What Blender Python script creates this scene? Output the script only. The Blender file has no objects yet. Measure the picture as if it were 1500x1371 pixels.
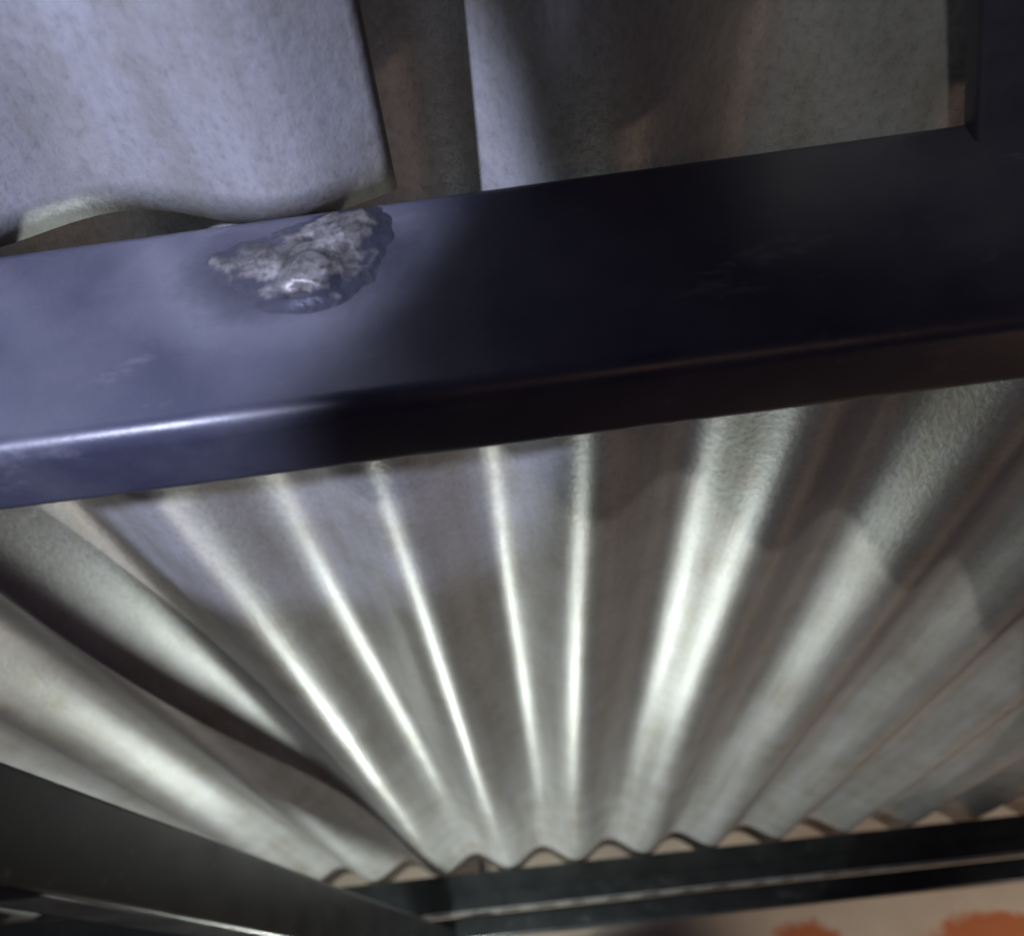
import bpy, bmesh, math, random
from mathutils import Vector, Matrix, noise

random.seed(4)
S = bpy.context.scene
COL = S.collection
Z0 = 2.30                       # height of the lens above the floor
rad = math.radians

# ------------------------------------------------------------------ camera
PITCH, ROLL, YAW = rad(34.0), rad(6.2), rad(-0.3)
cd = bpy.data.cameras.new('camera')
cam = bpy.data.objects.new('camera', cd)
COL.objects.link(cam)
S.camera = cam
cd.sensor_width = 36.0
cd.lens = 36.0 * 1200 / 1500
cd.clip_start, cd.clip_end = 0.005, 60
F = Vector((0, math.cos(PITCH), math.sin(PITCH)))
U0 = Vector((0, -math.sin(PITCH), math.cos(PITCH)))
X0 = Vector((1, 0, 0))
R = math.cos(ROLL) * X0 - math.sin(ROLL) * U0
U = math.sin(ROLL) * X0 + math.cos(ROLL) * U0
M = Matrix((R, U, -F)).transposed()
M = Matrix.Rotation(YAW, 3, 'Z') @ M
cam.matrix_world = Matrix.Translation((0, 0, Z0)) @ M.to_4x4()
cd.dof.use_dof = True
cd.dof.focus_distance = 0.205
cd.dof.aperture_fstop = 13.0

# ------------------------------------------------------------------ world (night) and exposure
w = bpy.data.worlds.new('World')
S.world = w
w.use_nodes = True
w.node_tree.nodes['Background'].inputs[0].default_value = (0.34, 0.44, 1.0, 1)
w.node_tree.nodes['Background'].inputs[1].default_value = 0.032
S.view_settings.view_transform = 'Standard'
S.view_settings.look = 'None'
S.view_settings.exposure = 0.0
S.view_settings.gamma = 1.0
S.view_settings.use_curve_mapping = False
S.cycles.use_denoising = True

# ------------------------------------------------------------------ lamps of the place and added fill lights
def lamp(name, kind, loc, power, color, radius=0.02, target=None, spot=None, blend=0.1):
    d = bpy.data.lights.new(name, kind)
    d.energy = power
    d.color = color
    d.shadow_soft_size = radius
    if kind == 'SPOT':
        d.spot_size, d.spot_blend = spot, blend
    o = bpy.data.objects.new(name, d)
    COL.objects.link(o)
    o.location = (loc[0], loc[1], loc[2] + Z0)
    if target:
        t = Vector((target[0], target[1], target[2] + Z0))
        o.rotation_euler = (t - o.location).to_track_quat('-Z', 'Y').to_euler()
    return o

# cool torch held low on the left, thrown up at the near purlin
lamp('torch_light', 'SPOT', (-0.32, -0.35, -0.235), 36.0, (0.67, 0.71, 1.0), 0.010,
     (-0.144, 0.105, 0.178), rad(24.4), 0.12)
# bare neutral lamp under the far purlin: the streaks along the ribs
lamp('far_lamp', 'SPOT', (-0.105, 0.98, -0.105), 4.3, (0.93, 1.0, 0.93), 0.02,
     (-0.165, 0.889, 0.888), rad(144.0), 0.12)
# added upward spot: grey disc whose rim imitates a shadow line on the sheets
lamp('uplight_fill', 'SPOT', (-0.20, 0.80, -0.50), 4.9, (1.0, 0.94, 0.86), 0.003,
     (-0.211, 0.853, 0.4985), rad(86.6), 0.008)
# warm bulb low behind the camera, a weak one off to the right, and two added fill lights:
# a narrow spot for the right-hand ridge and purlin end, one for the wall
lamp('warm_lamp', 'POINT', (0.25, -0.5, -0.8), 1.8, (1.0, 0.58, 0.38), 0.04)
lamp('yard_lamp', 'POINT', (0.95, 0.85, -0.75), 1.3, (1.0, 0.68, 0.48), 0.04)
lamp('ridge_fill', 'SPOT', (-0.20, -0.42, -0.30), 4.8, (1.0, 0.96, 0.88), 0.012,
     (0.112, 0.100, 0.166), rad(10.0), 0.8)
lamp('wall_fill', 'SPOT', (0.78, 0.80, -0.50), 15.0, (1.0, 0.88, 0.74), 0.03,
     (0.62, 1.36, 0.06), rad(52), 0.5)

# ------------------------------------------------------------------ materials
def nodes_of(name):
    m = bpy.data.materials.new(name)
    m.use_nodes = True
    nt = m.node_tree
    return m, nt, nt.nodes['Principled BSDF'], nt.nodes, nt.links

def tex_noise(N, L, vec, scale, detail=4, rough=0.6):
    n = N.new('ShaderNodeTexNoise')
    n.inputs['Scale'].default_value = scale
    n.inputs['Detail'].default_value = detail
    n.inputs['Roughness'].default_value = rough
    L.new(vec, n.inputs['Vector'])
    return n

def ramp(N, L, src, stops):
    r = N.new('ShaderNodeValToRGB')
    e = r.color_ramp.elements
    while len(e) < len(stops):
        e.new(0.5)
    for k, (p, c) in enumerate(stops):
        e[k].position = p
        e[k].color = c if len(c) == 4 else (*c, 1)
    L.new(src, r.inputs[0])
    return r

def g(v):
    return (v, v, v, 1)

def coords(N, stretch=None):
    t = N.new('ShaderNodeTexCoord')
    return t.outputs['Object']

def mapped(N, L, vec, scale):
    mp = N.new('ShaderNodeMapping')
    mp.inputs['Scale'].default_value = scale
    L.new(vec, mp.inputs['Vector'])
    return mp.outputs['Vector']

def galvanised():
    m, nt, b, N, L = nodes_of('galvanised_sheet')
    v = coords(N)
    cloud = tex_noise(N, L, v, 26, 6, 0.65)
    long = tex_noise(N, L, mapped(N, L, v, (75, 5, 30)), 1, 5, 0.6)
    cmix = N.new('ShaderNodeMath'); cmix.operation = 'MULTIPLY_ADD'; cmix.inputs[1].default_value = 0.5
    ch = N.new('ShaderNodeMath'); ch.operation = 'MULTIPLY'; ch.inputs[1].default_value = 0.5
    L.new(long.outputs['Fac'], ch.inputs[0])
    L.new(cloud.outputs['Fac'], cmix.inputs[0]); L.new(ch.outputs[0], cmix.inputs[2])
    col = ramp(N, L, cmix.outputs[0], [(0.36, (0.36, 0.34, 0.30)), (0.47, (0.44, 0.44, 0.43)), (0.62, (0.53, 0.54, 0.56))])
    fine = tex_noise(N, L, mapped(N, L, v, (480, 330, 480)), 1, 5, 0.7)
    fr = ramp(N, L, fine.outputs['Fac'], [(0.30, g(0.62)), (0.46, g(0.86)), (0.66, g(1.0))])
    vor = N.new('ShaderNodeTexVoronoi'); vor.inputs['Scale'].default_value = 420
    vor.inputs['Randomness'].default_value = 1.0
    L.new(v, vor.inputs['Vector'])
    patch = tex_noise(N, L, v, 70, 3)
    pm = N.new('ShaderNodeMath'); pm.operation = 'MULTIPLY_ADD'
    L.new(patch.outputs['Fac'], pm.inputs[0]); pm.inputs[1].default_value = -0.30
    L.new(vor.outputs['Distance'], pm.inputs[2])
    pits = ramp(N, L, pm.outputs[0], [(0.0, g(0.5)), (0.10, g(1.0))])
    def mul(a, c, f):
        mx = N.new('ShaderNodeMix'); mx.data_type = 'RGBA'; mx.blend_type = 'MULTIPLY'
        mx.inputs['Factor'].default_value = f
        L.new(a, mx.inputs['A']); L.new(c, mx.inputs['B'])
        return mx.outputs['Result']
    L.new(mul(mul(col.outputs[0], fr.outputs[0], 0.8), pits.outputs[0], 0.12), b.inputs['Base Color'])
    b.inputs['Metallic'].default_value = 0.42
    streak = tex_noise(N, L, mapped(N, L, v, (70, 3, 70)), 1, 4)
    rr = ramp(N, L, streak.outputs['Fac'], [(0.3, g(0.33)), (0.75, g(0.47))])
    L.new(rr.outputs[0], b.inputs['Roughness'])
    add = N.new('ShaderNodeMath'); add.operation = 'MULTIPLY_ADD'
    L.new(pits.outputs[0], add.inputs[0]); add.inputs[1].default_value = 0.06
    L.new(fine.outputs['Fac'], add.inputs[2])
    bp = N.new('ShaderNodeBump'); bp.inputs['Strength'].default_value = 0.36
    bp.inputs['Distance'].default_value = 0.0006
    L.new(add.outputs[0], bp.inputs['Height'])
    L.new(bp.outputs[0], b.inputs['Normal'])
    return m

def painted(name, base, dust, rough0, rough1, dust_amt=0.5, scorch=None):
    m, nt, b, N, L = nodes_of(name)
    v = coords(N)
    cl = tex_noise(N, L, v, 38, 6, 0.65)
    r = ramp(N, L, cl.outputs['Fac'], [(0.35, (*base, 1)), (0.8, tuple(base[i] + (dust[i] - base[i]) * dust_amt for i in range(3)))])
    out = r.outputs[0]
    if scorch:
        geo = N.new('ShaderNodeNewGeometry')
        sub = N.new('ShaderNodeVectorMath'); sub.operation = 'SUBTRACT'
        sub.inputs[1].default_value = scorch
        L.new(geo.outputs['Position'], sub.inputs[0])
        sc = N.new('ShaderNodeVectorMath'); sc.operation = 'MULTIPLY'
        sc.inputs[1].default_value = (0.62, 1.0, 1.0)
        L.new(sub.outputs[0], sc.inputs[0])
        ln = N.new('ShaderNodeVectorMath'); ln.operation = 'LENGTH'
        L.new(sc.outputs[0], ln.inputs[0])
        n2 = tex_noise(N, L, v, 160, 5, 0.7)
        ma = N.new('ShaderNodeMath'); ma.operation = 'MULTIPLY_ADD'
        L.new(n2.outputs['Fac'], ma.inputs[0]); ma.inputs[1].default_value = 0.012
        L.new(ln.outputs['Value'], ma.inputs[2])
        rs = ramp(N, L, ma.outputs[0], [(0.014, g(0.6)), (0.022, g(0.0))])
        ring = ramp(N, L, ma.outputs[0], [(0.017, g(0)), (0.024, g(0.35)), (0.032, g(0.0))])
        for fac, c in ((ring, (0.16, 0.165, 0.19, 1)), (rs, (0.018, 0.018, 0.02, 1))):
            mm = N.new('ShaderNodeMix'); mm.data_type = 'RGBA'
            L.new(fac.outputs[0], mm.inputs['Factor'])
            L.new(out, mm.inputs['A']); mm.inputs['B'].default_value = c
            out = mm.outputs['Result']
    # rubbed pale scuffs, drawn out along the tube
    sn = tex_noise(N, L, mapped(N, L, v, (34, 60, 95)), 1, 7, 0.72)
    sr = ramp(N, L, sn.outputs['Fac'], [(0.60, g(0)), (0.70, g(0.55))])
    ms = N.new('ShaderNodeMix'); ms.data_type = 'RGBA'
    L.new(sr.outputs[0], ms.inputs['Factor'])
    L.new(out, ms.inputs['A']); ms.inputs['B'].default_value = (0.15, 0.15, 0.17, 1)
    out = ms.outputs['Result']
    L.new(out, b.inputs['Base Color'])
    rr = ramp(N, L, cl.outputs['Fac'], [(0.3, g(rough0)), (0.8, g(rough1))])
    L.new(rr.outputs[0], b.inputs['Roughness'])
    fn = tex_noise(N, L, v, 900, 2)
    bp = N.new('ShaderNodeBump'); bp.inputs['Strength'].default_value = 0.10
    bp.inputs['Distance'].default_value = 0.0004
    L.new(fn.outputs['Fac'], bp.inputs['Height'])
    L.new(bp.outputs[0], b.inputs['Normal'])
    return m

def weld_metal():
    m, nt, b, N, L = nodes_of('weld_metal')
    v = coords(N)
    n = tex_noise(N, L, v, 260, 6, 0.7)
    r = ramp(N, L, n.outputs['Fac'], [(0.32, (0.05, 0.047, 0.045)), (0.5, (0.21, 0.20, 0.19)), (0.75, (0.42, 0.41, 0.39))])
    burn = tex_noise(N, L, v, 95, 4, 0.6)
    br = ramp(N, L, burn.outputs['Fac'], [(0.38, g(0.40)), (0.56, g(1.0))])
    mb = N.new('ShaderNodeMix'); mb.data_type = 'RGBA'; mb.blend_type = 'MULTIPLY'
    mb.inputs['Factor'].default_value = 1.0
    L.new(r.outputs[0], mb.inputs['A']); L.new(br.outputs[0], mb.inputs['B'])
    at = N.new('ShaderNodeAttribute'); at.attribute_name = 'bare'
    mp = N.new('ShaderNodeMix'); mp.data_type = 'RGBA'
    L.new(at.outputs['Fac'], mp.inputs['Factor'])
    mp.inputs['A'].default_value = (0.046, 0.048, 0.066, 1)         # scorched paint round the bare metal
    L.new(mb.outputs['Result'], mp.inputs['B'])
    L.new(mp.outputs['Result'], b.inputs['Base Color'])
    b.inputs['Metallic'].default_value = 0.4
    b.inputs['Roughness'].default_value = 0.36
    bp = N.new('ShaderNodeBump'); bp.inputs['Strength'].default_value = 0.5
    bp.inputs['Distance'].default_value = 0.001
    L.new(n.outputs['Fac'], bp.inputs['Height'])
    L.new(bp.outputs[0], b.inputs['Normal'])
    return m

def plaster():
    m, nt, b, N, L = nodes_of('peach_plaster')
    v = coords(N)
    n = tex_noise(N, L, v, 9, 6)
    r = ramp(N, L, n.outputs['Fac'], [(0.3, (0.52, 0.42, 0.33)), (0.7, (0.62, 0.54, 0.44))])
    # orange paint daubed on the plaster, ragged edges
    blob = tex_noise(N, L, v, 22, 5, 0.6)
    prev = None
    for c, k in (((0.350, 1.36, 0.050), (1 / 0.050, 0, 1 / 0.038)), ((0.61, 1.36, 0.040), (1 / 0.100, 0, 1 / 0.036)), ((0.95, 1.36, 0.0), (1 / 0.09, 0, 1 / 0.07))):
        sb = N.new('ShaderNodeVectorMath'); sb.operation = 'SUBTRACT'
        sb.inputs[1].default_value = (c[0], c[1], c[2] + Z0)
        L.new(v, sb.inputs[0])
        ml = N.new('ShaderNodeVectorMath'); ml.operation = 'MULTIPLY'
        ml.inputs[1].default_value = k
        L.new(sb.outputs[0], ml.inputs[0])
        le = N.new('ShaderNodeVectorMath'); le.operation = 'LENGTH'
        L.new(ml.outputs[0], le.inputs[0])
        if prev is None:
            prev = le.outputs['Value']
        else:
            mi = N.new('ShaderNodeMath'); mi.operation = 'MINIMUM'
            L.new(prev, mi.inputs[0]); L.new(le.outputs['Value'], mi.inputs[1])
            prev = mi.outputs[0]
    sub = N.new('ShaderNodeMath'); sub.operation = 'MULTIPLY_ADD'; sub.inputs[1].default_value = 1.2
    L.new(blob.outputs['Fac'], sub.inputs[0]); L.new(prev, sub.inputs[2])
    half = N.new('ShaderNodeMath'); half.operation = 'MULTIPLY'; half.inputs[1].default_value = 0.5
    L.new(sub.outputs[0], half.inputs[0])
    mask = ramp(N, L, half.outputs[0], [(0.68, g(0.95)), (0.82, g(0))])
    mm = N.new('ShaderNodeMix'); mm.data_type = 'RGBA'
    L.new(mask.outputs[0], mm.inputs['Factor'])
    L.new(r.outputs[0], mm.inputs['A']); mm.inputs['B'].default_value = (0.46, 0.13, 0.04, 1)
    L.new(mm.outputs['Result'], b.inputs['Base Color'])
    b.inputs['Roughness'].default_value = 0.9
    fn = tex_noise(N, L, v, 150, 4)
    bp = N.new('ShaderNodeBump'); bp.inputs['Strength'].default_value = 0.3
    bp.inputs['Distance'].default_value = 0.002
    L.new(fn.outputs['Fac'], bp.inputs['Height']); L.new(bp.outputs[0], b.inputs['Normal'])
    return m

WELD = (-0.0395, 0.1140, 0.1325)
MAT = {
    'zinc': galvanised(),
    'navy': painted('navy_paint', (0.040, 0.043, 0.068), (0.13, 0.13, 0.15), 0.34, 0.5, 0.5,
                    (WELD[0], WELD[1], WELD[2] + Z0)),
    'black': painted('black_paint', (0.015, 0.018, 0.020), (0.05, 0.055, 0.06), 0.28, 0.48),
    'weld': weld_metal(),
    'wall': plaster(),
}

# ------------------------------------------------------------------ builders
def tag(o, label=None, cat=None, group=None, kind=None):
    for k, v in (('label', label), ('category', cat), ('group', group), ('kind', kind)):
        if v:
            o[k] = v
    return o

def link(name, bm, mat, parent=None, smooth=True):
    me = bpy.data.meshes.new(name)
    bm.normal_update()
    bm.to_mesh(me)
    bm.free()
    me.materials.append(MAT[mat])
    if smooth:
        for p in me.polygons:
            p.use_smooth = True
    o = bpy.data.objects.new(name, me)
    COL.objects.link(o)
    if parent:
        o.parent = parent
    return o

def tube_bm(a, b, wid, hgt, rad_c, up=Vector((0, 0, 1)), seg=7, wall=0.0022, rings=40, wob=0.00015):
    """hollow rectangular section with rounded corners from a to b (centre line)"""
    a, b = Vector(a), Vector(b)
    d = (b - a).normalized()
    side = d.cross(up).normalized()
    upv = side.cross(d).normalized()
    def ring(w_, h_, r_):
        pts = []
        for cx, cz, s in ((1, 1, 0), (-1, 1, 1), (-1, -1, 2), (1, -1, 3)):
            for k in range(seg + 1):
                t = (s + k / seg) * math.pi / 2
                pts.append(((w_ / 2 - r_) * cx + r_ * math.cos(t), (h_ / 2 - r_) * cz + r_ * math.sin(t)))
        return pts
    bm = bmesh.new()
    outer, inner = ring(wid, hgt, rad_c), ring(wid - 2 * wall, hgt - 2 * wall, max(rad_c - wall, 0.0006))
    def sweep(pts, flip):
        rows = []
        for i in range(rings + 1):
            p = a.lerp(b, i / rings)
            row = []
            for (s, u) in pts:
                q = p + side * s + upv * u
                n = noise.noise(q * 14) * wob
                q = q + (side * s + upv * u).normalized() * n
                row.append(bm.verts.new((q.x, q.y, q.z + Z0)))
            rows.append(row)
        for i in range(rings):
            for j in range(len(pts)):
                k = (j + 1) % len(pts)
                f = (rows[i][j], rows[i + 1][j], rows[i + 1][k], rows[i][k])
                bm.faces.new(f[::-1] if flip else f)
        return rows
    ro = sweep(outer, True)
    ri = sweep(inner, False)
    for e, fl in ((0, False), (-1, True)):
        for j in range(len(outer)):
            k = (j + 1) % len(outer)
            f = (ro[e][j], ro[e][k], ri[e][k], ri[e][j])
            bm.faces.new(f if not fl else f[::-1])
    bmesh.ops.recalc_face_normals(bm, faces=bm.faces)
    return bm

PITCHW, DEPTH = 0.0800, 0.0195
PHASE = 0.0320                       # x of one downward ridge

def sheet_bm(x0, x1, y0, y1, zlow, phase=PHASE, dy=0.012, seedv=0.0, tilt=0.0, depth=DEPTH, pitch=PITCHW):
    bm = bmesh.new()
    nx = max(8, int((x1 - x0) / pitch * 28))
    ny = max(4, int((y1 - y0) / dy))
    rows = []
    for j in range(ny + 1):
        y = y0 + (y1 - y0) * j / ny
        row = []
        for i in range(nx + 1):
            x = x0 + (x1 - x0) * i / nx
            c = math.cos((x - phase) / pitch * 2 * math.pi)
            z = zlow + tilt * (1.06 - y) + depth * 0.5 * (1 - c)
            z += noise.noise(Vector((x * 9 + seedv, y * 3.2, seedv))) * 0.0009
            z += noise.noise(Vector((x * 40, y * 14, seedv + 7))) * 0.00022
            row.append(bm.verts.new((x, y, z + Z0)))
        rows.append(row)
    for j in range(ny):
        for i in range(nx):
            bm.faces.new((rows[j][i], rows[j][i + 1], rows[j + 1][i + 1], rows[j + 1][i]))
    return bm

def solid(o, t):
    md = o.modifiers.new('thickness', 'SOLIDIFY')
    md.thickness = t
    md.offset = 1.0
    return o

# ------------------------------------------------------------------ wall behind the eave
bm = bmesh.new()
bmesh.ops.create_grid(bm, x_segments=60, y_segments=60, size=1)
for v in bm.verts:
    x, z = v.co.x * 1.9 + 0.2, (v.co.y * 0.5 + 0.5) * 2.75
    v.co = Vector((x, 1.36 + noise.noise(Vector((x * 3, z * 3, 2))) * 0.006, z))
bmesh.ops.recalc_face_normals(bm, faces=bm.faces)
wall = link('plaster_wall', bm, 'wall')
solid(wall, 0.12)
tag(wall, 'peach plaster wall with orange paint daubs behind the far purlin', 'wall')

# ------------------------------------------------------------------ roof sheets
main = link('corrugated_roof_sheet', sheet_bm(-1.0, 1.25, -0.35, 1.105, 0.1525, tilt=0.0165, seedv=1.3), 'zinc')
solid(main, 0.0006)
tag(main, 'long corrugated zinc roof sheet running from the near purlin to the far purlin', 'roof sheet', 'corrugated roof sheets')
low = link('corrugated_roof_sheet', sheet_bm(-0.75, -0.0185, -0.35, 0.1185, 0.1513, phase=-0.0440, seedv=8.1, dy=0.008, depth=0.0105, pitch=0.0752), 'zinc')
solid(low, 0.0007)
tag(low, 'pale corrugated zinc sheet ending in a wavy edge above the weld', 'roof sheet', 'corrugated roof sheets')

# ------------------------------------------------------------------ steelwork
SKEW = math.tan(rad(-2.2))          # the frame stands slightly askew to the ribs of the sheets
def along(x, y):
    return (x, y + SKEW * x)
near = link('steel_purlin', tube_bm((*along(-0.9, 0.1228), 0.1221), (*along(0.9, 0.1228), 0.1221), 0.0206, 0.0572, 0.0042, rings=90), 'navy')
tag(near, 'navy painted steel tube purlin with a rough weld on its face, nearest the camera', 'purlin', 'roof purlins')
far = link('steel_purlin', tube_bm((-0.9, 1.058, 0.1293), (1.3, 1.075, 0.1293), 0.0206, 0.0415, 0.003, rings=70), 'black')
tag(far, 'black steel purlin under the far scalloped ends of the roof sheet', 'purlin', 'roof purlins')
plate = link('wall_plate', tube_bm((-0.9, 1.064, 0.0945), (1.3, 1.081, 0.0945), 0.0206, 0.0240, 0.003, rings=70), 'black')
tag(plate, 'thin black steel tube directly below the far purlin', 'steel tube')
rafter = link('steel_rafter', tube_bm((-0.245, -0.10, 0.0745), (-0.110, 1.25, 0.0745), 0.030, 0.0395, 0.003, rings=70), 'black')
tag(rafter, 'black steel rafter running away along the lower left, under the purlins', 'rafter')
brace = link('steel_brace', tube_bm((0.1343, 0.1188, 0.1452), (0.0305, -0.1460, 0.1452), 0.05, 0.008, 0.0015, rings=30, wall=0.0015), 'navy')
tag(brace, 'dark navy flat steel bar meeting the near purlin at the upper right corner', 'brace')

# weld on the near purlin's face: a lumpy heightfield bead
def weld_bm():
    bm = bmesh.new()
    lay = bm.verts.layers.float_color.new('bare')
    n = 170
    W, H = 0.050, 0.036
    def gs(x, z, cx, cz, sx, sz):
        return math.exp(-((x - cx) / sx) ** 2 - ((z - cz) / sz) ** 2)
    rows = []
    for j in range(n + 1):
        row = []
        for i in range(n + 1):
            x = (i / n - 0.5) * W
            z = (j / n - 0.5) * H
            q = Vector((x * 210, z * 210, 3.0))
            n1 = noise.noise(q) + 0.5 * noise.noise(q * 2.2) + 0.25 * noise.noise(q * 4.6)
            body = gs(x, z, 0.0035, 0.000, 0.0115, 0.0100) + 0.8 * gs(x, z, 0.0115, 0.009, 0.0065, 0.006) + 0.62 * gs(x, z, -0.010, 0.003, 0.0085, 0.0050)
            body = min(1.0, body)
            h = 0.0011 * body + 0.0038 * gs(x, z, 0.0040, -0.0040, 0.0048, 0.0052)
            h += 0.0016 * gs(x, z, 0.0122, 0.008, 0.0046, 0.0052)
            h -= 0.0034 * gs(x, z, 0.0022, -0.0086, 0.0024, 0.0014)
            h += 0.0008 * gs(x, z, 0.0022, -0.0110, 0.0055, 0.0015)
            h += 0.00062 * n1 * body
            h -= 0.00022
            bare = max(0.0, min(1.0, (body + 0.42 * n1 - 0.36) / 0.26))
            edge = max(abs(x) / (W / 2), abs(z) / (H / 2))
            h = min(h, 0.004 * (1 - edge) - 0.0003)
            over = min(0.0041, max(0.0, WELD[2] + z - 0.1465))
            bend = 0.0042 - math.sqrt(0.0042 ** 2 - over ** 2)      # follow the tube's rounded upper corner
            v = bm.verts.new((WELD[0] + x, WELD[1] - h + SKEW * x + bend, WELD[2] + z + Z0))
            v[lay] = (bare, bare, bare, 1)
            row.append(v)
        rows.append(row)
    for j in range(n):
        for i in range(n):
            bm.faces.new((rows[j][i], rows[j][i + 1], rows[j + 1][i + 1], rows[j + 1][i]))
    return bm
weld = link('weld_bead', weld_bm(), 'weld', near)
weld['label'] = 'lumpy bright weld bead with a small dark pit'

# added zinc strip: its toothed edge stands in for a reflected light line
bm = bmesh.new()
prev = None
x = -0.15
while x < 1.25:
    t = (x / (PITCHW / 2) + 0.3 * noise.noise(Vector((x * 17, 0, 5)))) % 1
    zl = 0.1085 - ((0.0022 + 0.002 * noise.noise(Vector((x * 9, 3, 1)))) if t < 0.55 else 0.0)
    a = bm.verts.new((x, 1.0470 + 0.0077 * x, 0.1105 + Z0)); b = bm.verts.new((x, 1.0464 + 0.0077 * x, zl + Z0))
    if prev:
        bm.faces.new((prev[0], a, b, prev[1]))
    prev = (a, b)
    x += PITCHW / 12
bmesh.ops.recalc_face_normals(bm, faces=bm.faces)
fl = link('glint_strip', bm, 'zinc', smooth=False)
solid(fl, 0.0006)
tag(fl, 'thin zinc strip with toothed edge, added as a reflected light line on the far purlin', 'flashing')
